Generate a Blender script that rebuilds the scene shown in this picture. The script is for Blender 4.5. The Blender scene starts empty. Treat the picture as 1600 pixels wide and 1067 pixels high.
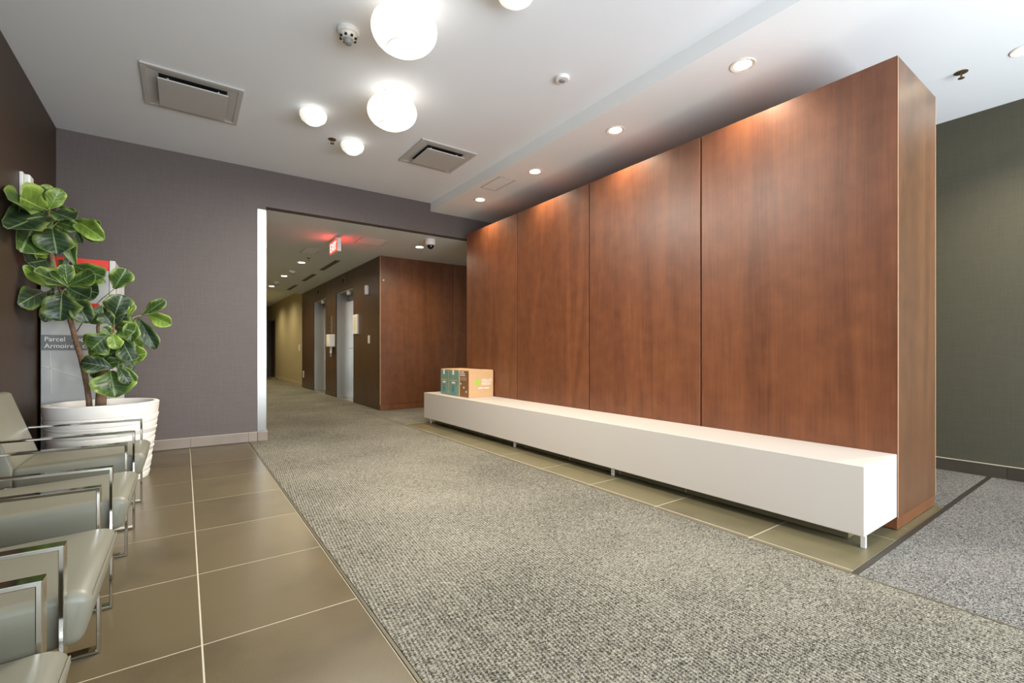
import bpy, bmesh, math, random
from mathutils import Vector, Matrix
random.seed(7)
R = math.radians
C = bpy.context.scene.collection
scene = bpy.context.scene

# ------------------------------------------------------------------ camera, world, light, exposure
TH = R(35.32); FPX = 723.2; Y0 = 549.55; CH = 0.99
cam_d = bpy.data.cameras.new('camera'); cam = bpy.data.objects.new('camera', cam_d); C.objects.link(cam)
cam_d.sensor_width = 36.0; cam_d.lens = FPX / 1600 * 36.0
cam_d.shift_y = (Y0 - 533.5) / 1600.0
cam_d.clip_start = 0.02; cam_d.clip_end = 200
cam.location = (0, 0, CH); cam.rotation_euler = (R(90), 0, -TH)
scene.camera = cam
vs = scene.view_settings
scene.display_settings.display_device = 'sRGB'
vs.view_transform = 'Standard'; vs.look = 'None'; vs.gamma = 1.0; vs.use_curve_mapping = False
vs.exposure = 1.0
W = bpy.data.worlds.new('daylight'); scene.world = W; W.use_nodes = True
nt = W.node_tree; bg = nt.nodes['Background']
bg.inputs['Color'].default_value = (0.80, 0.90, 1.0, 1); bg.inputs['Strength'].default_value = 2.6
scene.cycles.max_bounces = 9; scene.cycles.diffuse_bounces = 5; scene.cycles.glossy_bounces = 5
scene.cycles.sample_clamp_indirect = 6.0
scene.cycles.use_denoising = True
scene.cycles.caustics_reflective = False; scene.cycles.caustics_refractive = False

DAY = 180.0          # upward fill at the glazed front
SPOT = 30.0         # soffit downlights
DISC = 0.85          # glow of opal ceiling lamps

# daylight fill added inside the glazed entrance front, tilted up to brighten the ceiling
def area(name, loc, rot, sx, sy, e, col):
    l = bpy.data.lights.new(name, 'AREA'); l.shape = 'RECTANGLE'; l.size = sx; l.size_y = sy
    l.energy = e; l.color = col
    o = bpy.data.objects.new(name, l); C.objects.link(o); o.location = loc; o.rotation_euler = rot
    return o
area('window_daylight', (2.1, -2.24, 1.05), (R(132), 0, 0), 5.8, 1.5, DAY, (0.84, 0.92, 1.0))

def spot(name, loc, e, ang=130, blend=0.9, col=(1.0, 0.86, 0.66), rad=0.04):
    l = bpy.data.lights.new(name, 'SPOT'); l.energy = e; l.spot_size = R(ang); l.spot_blend = blend
    l.color = col; l.shadow_soft_size = rad
    o = bpy.data.objects.new(name, l); C.objects.link(o); o.location = loc
    return o

# ------------------------------------------------------------------ materials
def s2l(c):
    return tuple(((v/255)/12.92 if v/255 <= 0.04045 else ((v/255+0.055)/1.055)**2.4) for v in c) + (1,)
def newmat(name):
    m = bpy.data.materials.new(name); m.use_nodes = True
    n = m.node_tree.nodes; b = n['Principled BSDF']
    return m, m.node_tree, b
def mat(name, col, rough=0.5, metal=0.0, spec=0.5, emit=None, es=0.0, noise=0.0, nscale=20.0, bump=0.0, coat=0.0, rvar=0.0):
    m, t, b = newmat(name)
    c = s2l(col)
    b.inputs['Base Color'].default_value = c
    b.inputs['Roughness'].default_value = rough
    b.inputs['Metallic'].default_value = metal
    b.inputs['Specular IOR Level'].default_value = spec
    b.inputs['Coat Weight'].default_value = coat
    if emit:
        b.inputs['Emission Color'].default_value = s2l(emit); b.inputs['Emission Strength'].default_value = es
    if noise or bump or rvar:
        tc = t.nodes.new('ShaderNodeTexCoord'); nz = t.nodes.new('ShaderNodeTexNoise')
        nz.inputs['Scale'].default_value = nscale; nz.inputs['Detail'].default_value = 6
        t.links.new(tc.outputs['Object'], nz.inputs['Vector'])
        if noise:
            mx = t.nodes.new('ShaderNodeMix'); mx.data_type = 'RGBA'
            mx.inputs[6].default_value = tuple(v*(1-noise) for v in c[:3]) + (1,)
            mx.inputs[7].default_value = tuple(min(1, v*(1+noise)) for v in c[:3]) + (1,)
            t.links.new(nz.outputs['Fac'], mx.inputs[0]); t.links.new(mx.outputs[2], b.inputs['Base Color'])
        if bump:
            bp = t.nodes.new('ShaderNodeBump'); bp.inputs['Strength'].default_value = bump; bp.inputs['Distance'].default_value = 0.004
            t.links.new(nz.outputs['Fac'], bp.inputs['Height']); t.links.new(bp.outputs['Normal'], b.inputs['Normal'])
        if rvar:
            mr = t.nodes.new('ShaderNodeMapRange'); mr.inputs['To Min'].default_value = rough-rvar; mr.inputs['To Max'].default_value = rough+rvar
            t.links.new(nz.outputs['Fac'], mr.inputs['Value']); t.links.new(mr.outputs['Result'], b.inputs['Roughness'])
    return m

def wood_mat(name, dark, light, rough=0.42, seed=0.0, coat=0.25):
    m, t, b = newmat(name); N = t.nodes; L = t.links
    tc = N.new('ShaderNodeTexCoord'); oi = N.new('ShaderNodeObjectInfo')
    ad = N.new('ShaderNodeVectorMath'); ad.operation = 'MULTIPLY_ADD'
    L.new(oi.outputs['Random'], ad.inputs[0]); ad.inputs[1].default_value = (9.1, 5.7, 13.3)
    L.new(tc.outputs['Object'], ad.inputs[2])
    # wood figure: broad vertical cathedral rings
    mp = N.new('ShaderNodeMapping'); mp.inputs['Scale'].default_value = (1.0, 1.0, 0.10); L.new(ad.outputs[0], mp.inputs['Vector'])
    n1 = N.new('ShaderNodeTexNoise'); n1.inputs['Scale'].default_value = 2.2; n1.inputs['Detail'].default_value = 3; n1.inputs['Distortion'].default_value = 0.6
    L.new(mp.outputs[0], n1.inputs['Vector'])
    mu = N.new('ShaderNodeMath'); mu.operation = 'MULTIPLY'; mu.inputs[1].default_value = 26.0; L.new(n1.outputs['Fac'], mu.inputs[0])
    sn = N.new('ShaderNodeMath'); sn.operation = 'SINE'; L.new(mu.outputs[0], sn.inputs[0])
    mr = N.new('ShaderNodeMapRange'); mr.inputs['From Min'].default_value = -1; L.new(sn.outputs[0], mr.inputs['Value'])
    # fine vertical fibre
    mp2 = N.new('ShaderNodeMapping'); mp2.inputs['Scale'].default_value = (60, 60, 1.6); L.new(ad.outputs[0], mp2.inputs['Vector'])
    n2 = N.new('ShaderNodeTexNoise'); n2.inputs['Scale'].default_value = 1.6; n2.inputs['Detail'].default_value = 5; L.new(mp2.outputs[0], n2.inputs['Vector'])
    # cross mottling of cherry
    n3 = N.new('ShaderNodeTexNoise'); n3.inputs['Scale'].default_value = 9; n3.inputs['Detail'].default_value = 4; L.new(ad.outputs[0], n3.inputs['Vector'])
    a1 = N.new('ShaderNodeMath'); a1.operation = 'MULTIPLY'; a1.inputs[1].default_value = 0.16; L.new(mr.outputs[0], a1.inputs[0])
    a2 = N.new('ShaderNodeMath'); a2.operation = 'MULTIPLY_ADD'; a2.inputs[1].default_value = 0.42; L.new(n2.outputs['Fac'], a2.inputs[0]); L.new(a1.outputs[0], a2.inputs[2])
    a3 = N.new('ShaderNodeMath'); a3.operation = 'MULTIPLY_ADD'; a3.inputs[1].default_value = 0.42; L.new(n3.outputs['Fac'], a3.inputs[0]); L.new(a2.outputs[0], a3.inputs[2])
    cr = N.new('ShaderNodeValToRGB'); cr.color_ramp.elements[0].position = 0.28; cr.color_ramp.elements[1].position = 0.74
    cr.color_ramp.elements[0].color = s2l(dark); cr.color_ramp.elements[1].color = s2l(light)
    L.new(a3.outputs[0], cr.inputs['Fac']); L.new(cr.outputs['Color'], b.inputs['Base Color'])
    b.inputs['Roughness'].default_value = rough; b.inputs['Coat Weight'].default_value = coat; b.inputs['Coat Roughness'].default_value = 0.34
    bp = N.new('ShaderNodeBump'); bp.inputs['Strength'].default_value = 0.06; bp.inputs['Distance'].default_value = 0.002
    L.new(n2.outputs['Fac'], bp.inputs['Height']); L.new(bp.outputs['Normal'], b.inputs['Normal'])
    return m

def fabric_wall(name, c1, c2, rough=0.65, sc=1.0):
    m, t, b = newmat(name); N = t.nodes; L = t.links
    tc = N.new('ShaderNodeTexCoord')
    def nz(scale, s):
        mp = N.new('ShaderNodeMapping'); mp.inputs['Scale'].default_value = scale; L.new(tc.outputs['Object'], mp.inputs['Vector'])
        n = N.new('ShaderNodeTexNoise'); n.inputs['Scale'].default_value = s; n.inputs['Detail'].default_value = 3; L.new(mp.outputs[0], n.inputs['Vector']); return n
    a = nz((40, 40, 2.0), 4.0*sc); c = nz((2.0, 2.0, 40), 4.0*sc)
    ad = N.new('ShaderNodeMath'); ad.operation = 'ADD'; L.new(a.outputs['Fac'], ad.inputs[0]); L.new(c.outputs['Fac'], ad.inputs[1])
    mr = N.new('ShaderNodeMapRange'); mr.inputs['From Min'].default_value = 0.7; mr.inputs['From Max'].default_value = 1.3; L.new(ad.outputs[0], mr.inputs['Value'])
    mx = N.new('ShaderNodeMix'); mx.data_type = 'RGBA'; mx.inputs[6].default_value = s2l(c1); mx.inputs[7].default_value = s2l(c2)
    L.new(mr.outputs[0], mx.inputs[0]); L.new(mx.outputs[2], b.inputs['Base Color'])
    bp = N.new('ShaderNodeBump'); bp.inputs['Strength'].default_value = 0.15; bp.inputs['Distance'].default_value = 0.002
    L.new(mr.outputs[0], bp.inputs['Height']); L.new(bp.outputs['Normal'], b.inputs['Normal'])
    b.inputs['Roughness'].default_value = rough
    return m

def carpet_mat(name, c1, c2, rot=0.05):
    m, t, b = newmat(name); N = t.nodes; L = t.links
    tc = N.new('ShaderNodeTexCoord')
    mp = N.new('ShaderNodeMapping'); mp.inputs['Rotation'].default_value = (0, 0, rot); mp.inputs['Scale'].default_value = (1.0, 1.9, 1)
    L.new(tc.outputs['Object'], mp.inputs['Vector'])
    n1 = N.new('ShaderNodeTexNoise'); n1.inputs['Scale'].default_value = 78; n1.inputs['Detail'].default_value = 3; n1.inputs['Roughness'].default_value = 0.7; n1.inputs['Distortion'].default_value = 0.8
    L.new(mp.outputs[0], n1.inputs['Vector'])
    wv = N.new('ShaderNodeTexWave'); wv.inputs['Scale'].default_value = 21; wv.inputs['Distortion'].default_value = 5.0; wv.inputs['Detail'].default_value = 2; wv.inputs['Detail Scale'].default_value = 6
    L.new(mp.outputs[0], wv.inputs['Vector'])
    n2 = N.new('ShaderNodeTexNoise'); n2.inputs['Scale'].default_value = 1.1; n2.inputs['Detail'].default_value = 4; L.new(tc.outputs['Object'], n2.inputs['Vector'])
    a = N.new('ShaderNodeMath'); a.operation = 'MULTIPLY_ADD'; a.inputs[1].default_value = 0.18; L.new(wv.outputs['Fac'], a.inputs[0]); L.new(n1.outputs['Fac'], a.inputs[2])
    a2 = N.new('ShaderNodeMath'); a2.operation = 'MULTIPLY_ADD'; a2.inputs[1].default_value = 0.22; L.new(n2.outputs['Fac'], a2.inputs[0]); L.new(a.outputs[0], a2.inputs[2])
    cr = N.new('ShaderNodeValToRGB'); cr.color_ramp.elements[0].position = 0.56; cr.color_ramp.elements[1].position = 0.86
    cr.color_ramp.elements[0].color = s2l(c1); cr.color_ramp.elements[1].color = s2l(c2)
    L.new(a2.outputs[0], cr.inputs['Fac']); L.new(cr.outputs['Color'], b.inputs['Base Color'])
    bp = N.new('ShaderNodeBump'); bp.inputs['Strength'].default_value = 0.7; bp.inputs['Distance'].default_value = 0.006
    L.new(a.outputs[0], bp.inputs['Height']); L.new(bp.outputs['Normal'], b.inputs['Normal'])
    b.inputs['Roughness'].default_value = 0.95; b.inputs['Specular IOR Level'].default_value = 0.15
    return m

def tile_mat(name, c1, c2, rough):
    m, t, b = newmat(name); N = t.nodes; L = t.links
    tc = N.new('ShaderNodeTexCoord'); oi = N.new('ShaderNodeObjectInfo')
    n1 = N.new('ShaderNodeTexNoise'); n1.inputs['Scale'].default_value = 240; n1.inputs['Detail'].default_value = 2; L.new(tc.outputs['Object'], n1.inputs['Vector'])
    n2 = N.new('ShaderNodeTexNoise'); n2.inputs['Scale'].default_value = 3.0; n2.inputs['Detail'].default_value = 5; L.new(tc.outputs['Object'], n2.inputs['Vector'])
    a = N.new('ShaderNodeMath'); a.operation = 'MULTIPLY_ADD'; a.inputs[1].default_value = 0.7; L.new(n1.outputs['Fac'], a.inputs[0]); L.new(n2.outputs['Fac'], a.inputs[2])
    a2 = N.new('ShaderNodeMath'); a2.operation = 'MULTIPLY_ADD'; a2.inputs[1].default_value = 0.25; L.new(oi.outputs['Random'], a2.inputs[0]); L.new(a.outputs[0], a2.inputs[2])
    cr = N.new('ShaderNodeValToRGB'); cr.color_ramp.elements[0].position = 0.55; cr.color_ramp.elements[1].position = 1.25
    cr.color_ramp.elements[0].color = s2l(c1); cr.color_ramp.elements[1].color = s2l(c2)
    cr.color_ramp.elements[1].position = 1.0
    L.new(a2.outputs[0], cr.inputs['Fac']); L.new(cr.outputs['Color'], b.inputs['Base Color'])
    b.inputs['Roughness'].default_value = rough
    return m

M = {}
M['ceiling'] = mat('ceiling_paint', (236, 239, 243), 0.9, noise=0.015, nscale=3)
M['white_paint'] = mat('white_soffit_paint', (242, 243, 243), 0.8, noise=0.01, nscale=3)
M['corr_ceiling'] = mat('corridor_ceiling_paint', (222, 230, 230), 0.9, noise=0.02, nscale=2)
M['wall_brown'] = fabric_wall('brown_vinyl_wallcovering', (60, 44, 31), (68, 51, 37), 0.5)
M['wall_taupe'] = fabric_wall('taupe_textile_wallcovering', (92, 82, 79), (100, 90, 87), 0.62)
M['wall_olive'] = fabric_wall('charcoal_olive_wallcovering', (65, 62, 47), (72, 69, 53), 0.62)
M['wall_beige'] = fabric_wall('beige_wallcovering', (160, 145, 112), (182, 168, 136), 0.55)
M['wood'] = wood_mat('cherry_veneer', (88, 47, 25), (124, 73, 43))
M['wood_end'] = wood_mat('end_cherry_shaded', (74, 46, 24), (106, 69, 39))  # same cherry, the end panel's dimmer light put into the colour
M['wood_dark'] = wood_mat('shaded_dark_cherry', (50, 29, 15), (84, 51, 28), 0.36, coat=0.2)  # cherry with the elevator wall's shade put into the colour
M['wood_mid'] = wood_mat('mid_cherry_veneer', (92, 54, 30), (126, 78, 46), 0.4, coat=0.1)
M['carpet'] = carpet_mat('grey_loop_carpet', (50, 48, 42), (162, 157, 142))
M['carpet2'] = carpet_mat('grey_loop_carpet_turned', (44, 43, 41), (154, 151, 144), 2.2)
M['tile'] = tile_mat('brown_porcelain_tile', (70, 60, 42), (98, 86, 62), 0.29)
M['tile_strip'] = tile_mat('olive_porcelain_tile', (82, 76, 56), (112, 104, 78), 0.34)
M['tile_base'] = tile_mat('taupe_base_tile', (112, 98, 88), (142, 128, 116), 0.45)
M['tile_dark'] = tile_mat('charcoal_base_tile', (48, 44, 36), (66, 60, 50), 0.4)
M['grout'] = mat('pale_grout', (190, 182, 160), 0.9, noise=0.08, nscale=60)
M['strip'] = mat('dark_bronze_edging', (92, 84, 66), 0.45, 0.3, noise=0.1, nscale=40)
M['strip_dark'] = mat('dark_rubber_edging', (52, 47, 38), 0.5, noise=0.1, nscale=40)
M['edge'] = mat('painted_edge_highlight', (206, 166, 128), 0.4, noise=0.05, nscale=20)  # pale colour standing in for the bright highlight along wood corners
M['bench'] = mat('white_laminate', (198, 190, 181), 0.5, noise=0.015, nscale=2)
M['cream'] = mat('cream_edge', (228, 210, 184), 0.5, noise=0.02, nscale=8)
M['chrome'] = mat('polished_chrome', (210, 208, 200), 0.08, 1.0, rvar=0.03, nscale=30)
M['brushed'] = mat('brushed_stainless', (150, 147, 142), 0.28, 1.0, noise=0.05, nscale=3)
M['steel_door'] = mat('stainless_elevator_door', (200, 199, 194), 0.3, 1.0, noise=0.06, nscale=2)
M['leather'] = mat('grey_vinyl_upholstery', (122, 119, 103), 0.42, 0.0, 0.5, noise=0.03, nscale=6, bump=0.02)
M['stitch'] = mat('pale_thread', (190, 188, 176), 0.7, noise=0.05, nscale=80)
M['planter'] = mat('white_textured_resin', (240, 236, 228), 0.6, noise=0.03, nscale=12, bump=0.25)
M['soil'] = mat('dark_moss_soil', (52, 44, 32), 0.95, noise=0.3, nscale=60, bump=0.6)
M['bark'] = mat('fig_bark', (134, 106, 84), 0.9, noise=0.45, nscale=45, bump=0.7)
M['white_plastic'] = mat('white_plastic', (232, 230, 224), 0.4, noise=0.01, nscale=10)
M['grey_plastic'] = mat('grey_plastic', (150, 150, 146), 0.45, noise=0.02, nscale=10)
M['vent'] = mat('vent_white_metal', (192, 190, 187), 0.5, noise=0.02, nscale=5)
M['black'] = mat('black_recess', (22, 21, 19), 0.7, noise=0.05, nscale=20)
M['dark_glass'] = mat('smoked_dome', (18, 18, 20), 0.08, noise=0.02, nscale=20)
M['red'] = mat('red_panel', (214, 54, 40), 0.45, noise=0.03, nscale=10)
M['locker'] = mat('grey_locker_print', (176, 178, 176), 0.42, noise=0.08, nscale=3)
M['locker_band'] = mat('grey_locker_band', (112, 114, 114), 0.45, noise=0.02, nscale=3)
M['locker_side'] = mat('pale_locker_metal', (200, 198, 192), 0.4, noise=0.02, nscale=3)
M['letter_white'] = mat('white_print', (240, 240, 236), 0.6, noise=0.01, nscale=30)
M['kraft'] = mat('kraft_cardboard', (206, 168, 124), 0.85, noise=0.05, nscale=14)
M['kraft_dark'] = mat('brown_printed_cardboard', (136, 92, 54), 0.8, noise=0.06, nscale=14)
M['lime'] = mat('lime_print', (160, 200, 70), 0.8, noise=0.03, nscale=30)
M['lamp_metal'] = mat('lamp_rim_white', (230, 224, 214), 0.5, noise=0.01, nscale=20)
M['opal'] = mat('opal_diffuser_lit', (255, 252, 244), 0.4, emit=(255, 246, 230), es=DISC, noise=0.01, nscale=5)
M['opal_side'] = mat('opal_side_glow', (250, 244, 232), 0.4, emit=(255, 246, 232), es=0.58, noise=0.01, nscale=5)
M['opal_small'] = mat('opal_small_shade_lit', (250, 248, 240), 0.35, emit=(255, 250, 240), es=0.33, noise=0.01, nscale=5)
M['opal_core'] = mat('opal_small_core_lit', (255, 255, 250), 0.4, emit=(255, 252, 244), es=0.8, noise=0.01, nscale=5)
M['lens'] = mat('downlight_lens_lit', (255, 248, 230), 0.4, emit=(255, 238, 200), es=14.0, noise=0.01, nscale=5)
M['exit_face'] = mat('exit_face_lit', (230, 60, 50), 0.5, emit=(255, 40, 34), es=3.2, noise=0.01, nscale=5)
M['exit_letter'] = mat('exit_letters_lit', (255, 220, 215), 0.5, emit=(255, 190, 180), es=1.6, noise=0.01, nscale=5)
M['paper'] = mat('cream_paper', (226, 216, 190), 0.8, noise=0.02, nscale=20)
M['brass'] = mat('bronze_plate', (120, 100, 72), 0.35, 0.7, noise=0.05, nscale=20)
M['pave'] = mat('concrete_paving', (160, 158, 152), 0.9, noise=0.12, nscale=2)

def teal_mat():
    m, t, b = newmat('teal_printed_cardboard'); N = t.nodes; L = t.links
    tc = N.new('ShaderNodeTexCoord'); n = N.new('ShaderNodeTexNoise'); n.inputs['Scale'].default_value = 22; n.inputs['Detail'].default_value = 4; n.inputs['Distortion'].default_value = 1.0
    L.new(tc.outputs['Object'], n.inputs['Vector'])
    cr = N.new('ShaderNodeValToRGB'); e = cr.color_ramp.elements
    e[0].position = 0.3; e[0].color = s2l((92, 146, 146)); e[1].position = 0.75; e[1].color = s2l((150, 158, 116))
    x = e.new(0.5); x.color = s2l((118, 148, 132))
    L.new(n.outputs['Fac'], cr.inputs['Fac']); L.new(cr.outputs['Color'], b.inputs['Base Color']); b.inputs['Roughness'].default_value = 0.7
    return m
M['teal'] = teal_mat()
M['teal_blue'] = mat('turquoise_print', (58, 150, 160), 0.7, noise=0.15, nscale=30)
M['tan_print'] = mat('tan_print', (176, 164, 120), 0.7, noise=0.15, nscale=30)

def leaf_mat(name, dark, light, edge, vein):
    m, t, b = newmat(name); N = t.nodes; L = t.links
    uv = N.new('ShaderNodeUVMap'); uv.uv_map = 'UVMap'
    sp = N.new('ShaderNodeSeparateXYZ'); L.new(uv.outputs[0], sp.inputs[0])
    def mth(op, a=None, bb=None, c=None):
        n = N.new('ShaderNodeMath'); n.operation = op
        for i, v in enumerate((a, bb, c)):
            if v is None: continue
            if hasattr(v, 'links'): L.new(v, n.inputs[i])
            else: n.inputs[i].default_value = v
        return n.outputs[0]
    u = sp.outputs[0]; v = mth('ABSOLUTE', mth('SUBTRACT', sp.outputs[1], 0.5))        # v 0 at midrib, .5 at edge
    mid = mth('LESS_THAN', v, 0.022)
    ph = mth('FRACT', mth('MULTIPLY', mth('SUBTRACT', u, mth('MULTIPLY', v, 0.55)), 6.0))
    side = mth('LESS_THAN', mth('ABSOLUTE', mth('SUBTRACT', ph, 0.5)), 0.055)
    ve = mth('MAXIMUM', mth('MULTIPLY', mid, 0.6), mth('MULTIPLY', side, 0.22))
    nz = N.new('ShaderNodeTexNoise'); nz.inputs['Scale'].default_value = 14; nz.inputs['Detail'].default_value = 3
    tc = N.new('ShaderNodeTexCoord'); L.new(tc.outputs['Object'], nz.inputs['Vector'])
    m1 = N.new('ShaderNodeMix'); m1.data_type = 'RGBA'; m1.inputs[6].default_value = s2l(dark); m1.inputs[7].default_value = s2l(light); L.new(nz.outputs['Fac'], m1.inputs[0])
    er = N.new('ShaderNodeMapRange'); er.inputs['From Min'].default_value = 0.30; er.inputs['From Max'].default_value = 0.5
    er.inputs['To Max'].default_value = 0.8; L.new(v, er.inputs['Value'])
    m2 = N.new('ShaderNodeMix'); m2.data_type = 'RGBA'; L.new(er.outputs[0], m2.inputs[0]); L.new(m1.outputs[2], m2.inputs[6]); m2.inputs[7].default_value = s2l(edge)
    m3 = N.new('ShaderNodeMix'); m3.data_type = 'RGBA'; L.new(ve, m3.inputs[0]); L.new(m2.outputs[2], m3.inputs[6]); m3.inputs[7].default_value = s2l(vein)
    L.new(m3.outputs[2], b.inputs['Base Color'])
    b.inputs['Roughness'].default_value = 0.38
    bp = N.new('ShaderNodeBump'); bp.inputs['Strength'].default_value = 0.5; bp.inputs['Distance'].default_value = 0.004
    hv = mth('ABSOLUTE', mth('SUBTRACT', ph, 0.5)); L.new(hv, bp.inputs['Height']); L.new(bp.outputs['Normal'], b.inputs['Normal'])
    return m
M['leaf_dark'] = leaf_mat('fig_leaf_top', (22, 38, 26), (50, 72, 46), (116, 136, 62), (140, 160, 108))
M['leaf_light'] = leaf_mat('fig_leaf_light', (76, 104, 34), (118, 146, 54), (160, 182, 84), (176, 196, 110))  # lighter greens, chosen leaf by leaf
M['leaf_mid'] = leaf_mat('fig_leaf_mid', (36, 60, 28), (72, 98, 44), (136, 160, 66), (150, 172, 104))

# ------------------------------------------------------------------ mesh helpers
class MB:
    def __init__(s): s.v = []; s.f = []; s.m = []; s.uv = None; s.cur = 0
    def add(s, vs_, fs):
        o = len(s.v); s.v += [tuple(p) for p in vs_]; s.f += [tuple(i+o for i in f) for f in fs]; s.m += [s.cur]*len(fs); return s
    def box(s, x0, x1, y0, y1, z0, z1):
        return s.add([(x0,y0,z0),(x1,y0,z0),(x1,y1,z0),(x0,y1,z0),(x0,y0,z1),(x1,y0,z1),(x1,y1,z1),(x0,y1,z1)],
                     [(0,3,2,1),(4,5,6,7),(0,1,5,4),(1,2,6,5),(2,3,7,6),(3,0,4,7)])
    def cbox(s, c, d):
        return s.box(c[0]-d[0]/2, c[0]+d[0]/2, c[1]-d[1]/2, c[1]+d[1]/2, c[2]-d[2]/2, c[2]+d[2]/2)
    def lathe(s, prof, c=(0,0,0), n=32, ex=1.0, ey=1.0, caps=True):
        vs_ = []; fs = []
        for (r, z) in prof:
            for k in range(n):
                a = 2*math.pi*k/n; vs_.append((c[0]+r*ex*math.cos(a), c[1]+r*ey*math.sin(a), c[2]+z))
        for i in range(len(prof)-1):
            for k in range(n):
                k2 = (k+1) % n; fs.append((i*n+k, i*n+k2, (i+1)*n+k2, (i+1)*n+k))
        s.add(vs_, fs)
        for i, rev in ((0, True), (len(prof)-1, False)):
            if caps and prof[i][0] > 1e-5:
                o = len(s.v) - len(vs_); ring = [o+i*n+k for k in range(n)]
                s.f.append(tuple(reversed(ring)) if rev else tuple(ring)); s.m.append(s.cur)
        return s
    def tube(s, pts, rad, n=8):
        pts = [Vector(p) for p in pts]
        if not hasattr(rad, '__len__'): rad = [rad]*len(pts)
        vs_ = []; up = Vector((0.13, 0.31, 0.94)).normalized()
        for i, p in enumerate(pts):
            d = (pts[min(i+1, len(pts)-1)] - pts[max(i-1, 0)]).normalized()
            a = d.cross(up)
            if a.length < 0.1: a = d.cross(Vector((1,0,0)))
            a.normalize(); b = d.cross(a)
            for k in range(n):
                t = 2*math.pi*k/n; vs_.append(p + a*rad[i]*math.cos(t) + b*rad[i]*math.sin(t))
        fs = [(i*n+k, i*n+(k+1)%n, (i+1)*n+(k+1)%n, (i+1)*n+k) for i in range(len(pts)-1) for k in range(n)]
        fs += [tuple(reversed(range(n))), tuple(range((len(pts)-1)*n, len(pts)*n))]
        return s.add(vs_, fs)
    def prism(s, poly, y0, y1):       # polygon in (x,z) extruded along y
        n = len(poly)
        vs_ = [(x, y0, z) for x, z in poly] + [(x, y1, z) for x, z in poly]
        fs = [tuple(range(n)), tuple(reversed(range(n, 2*n)))] + [(i, i+n, (i+1)%n+n, (i+1)%n) for i in range(n)]
        return s.add(vs_, fs)
    def build(s, name, m, parent=None, bevel=0.0, seg=2, smooth=False, loc=None, rel=True):
        me = bpy.data.meshes.new(name)
        off = Vector((0,0,0))
        if parent is not None and rel: off = world_loc(parent)
        if loc is not None: off = Vector(loc)
        me.from_pydata([tuple(Vector(p)-off) for p in s.v], [], s.f)
        ms = m if isinstance(m, (list, tuple)) else [m]
        for q in ms: me.materials.append(M[q] if isinstance(q, str) else q)
        if len(ms) > 1:
            for i, p in enumerate(me.polygons): p.material_index = s.m[i]
        bm = bmesh.new(); bm.from_mesh(me)
        bmesh.ops.recalc_face_normals(bm, faces=bm.faces)
        if bevel:
            es = [e for e in bm.edges if len(e.link_faces) == 2 and e.calc_face_angle(0) > 0.5]
            bmesh.ops.bevel(bm, geom=es, offset=bevel, segments=seg, affect='EDGES', profile=0.5, clamp_overlap=True)
        bm.to_mesh(me); bm.free()
        if smooth:
            for p in me.polygons: p.use_smooth = True
            if smooth != 'all':
                me.set_sharp_from_angle(angle=R(40))
        o = bpy.data.objects.new(name, me); C.objects.link(o)
        if parent is not None: o.parent = parent
        if loc is not None:
            o.location = Vector(loc) - (world_loc(parent) if parent is not None else Vector((0,0,0)))
        return o
def world_loc(o):
    v = Vector((0,0,0))
    while o is not None: v += o.location; o = o.parent
    return v
def tag(o, label=None, cat=None, group=None, kind=None):
    if label: o['label'] = label
    if cat: o['category'] = cat
    if group: o['group'] = group
    if kind: o['kind'] = kind
    return o
def thing(name, loc, label, cat, group=None):
    o = bpy.data.objects.new(name, None); C.objects.link(o); o.location = loc; o.empty_display_size = 0.1
    return tag(o, label, cat, group)
def struct(o): o['kind'] = 'structure'; return o
def copy_tree(o, parent=None):
    c = o.copy(); C.objects.link(c)
    if parent is not None: c.parent = parent
    for ch in [x for x in scene_children.get(o.name, [])]: copy_tree(ch, c)
    return c
scene_children = {}
def index_children():
    scene_children.clear()
    for ob in bpy.data.objects:
        if ob.parent: scene_children.setdefault(ob.parent.name, []).append(ob)
def lettering(text, size, m, parent, origin, xdir, up, depth=0.001, align='LEFT', name='lettering', squash=1.0):
    cu = bpy.data.curves.new('lettering_curve', 'FONT'); cu.body = text; cu.size = size; cu.extrude = depth; cu.align_x = align
    to = bpy.data.objects.new('lettering_tmp', cu); C.objects.link(to)
    bpy.context.view_layer.update()
    me = bpy.data.meshes.new_from_object(to.evaluated_get(bpy.context.evaluated_depsgraph_get()))
    bpy.data.objects.remove(to)
    x = Vector(xdir).normalized(); y = Vector(up).normalized(); z = x.cross(y)
    base = world_loc(parent) if parent is not None else Vector((0,0,0))
    for v in me.vertices:
        p = Vector(origin) + x*v.co.x*squash + y*v.co.y + z*v.co.z - base
        v.co = p
    me.materials.clear(); me.materials.append(M[m]); me.name = name
    o = bpy.data.objects.new(name, me); C.objects.link(o); o.parent = parent
    return o

# ------------------------------------------------------------------ the setting
XL, XR, YB, YF = -0.946, 5.19, 5.81, -2.3
HC, HS, HH = 3.02, 2.91, 2.61
YEND = 20.4
GR = -0.001
floor = struct(MB().box(XL-0.3, XR+0.3, YF-0.1, YEND+0.8, -0.12, GR).build('floor', 'grout'))
def slab(x0, x1, y0, y1, m, par=floor, name='tile', top=0.0, gap=0.0028):
    return MB().box(x0+gap, x1-gap, y0+gap, y1-gap, GR+0.0001, top).build(name, m, par, bevel=0.0007, seg=1)
ROWS = [1.879 - 0.61*k for k in range(7, 0, -1)] + [1.879 + 0.608*k for k in range(0, 7)]
ROWS = [YF] + [y for y in ROWS if y > YF+0.05] + [YB]
for y0, y1 in zip(ROWS[:-1], ROWS[1:]):
    for x0, x1 in ((XL, -0.56), (-0.56, 0.05), (0.05, 0.569)):
        slab(x0, x1, y0, y1, 'tile')
BX, BY0, BY1, BXR, HB = 3.22, 0.855, 5.635, 3.946, 2.63
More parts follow.
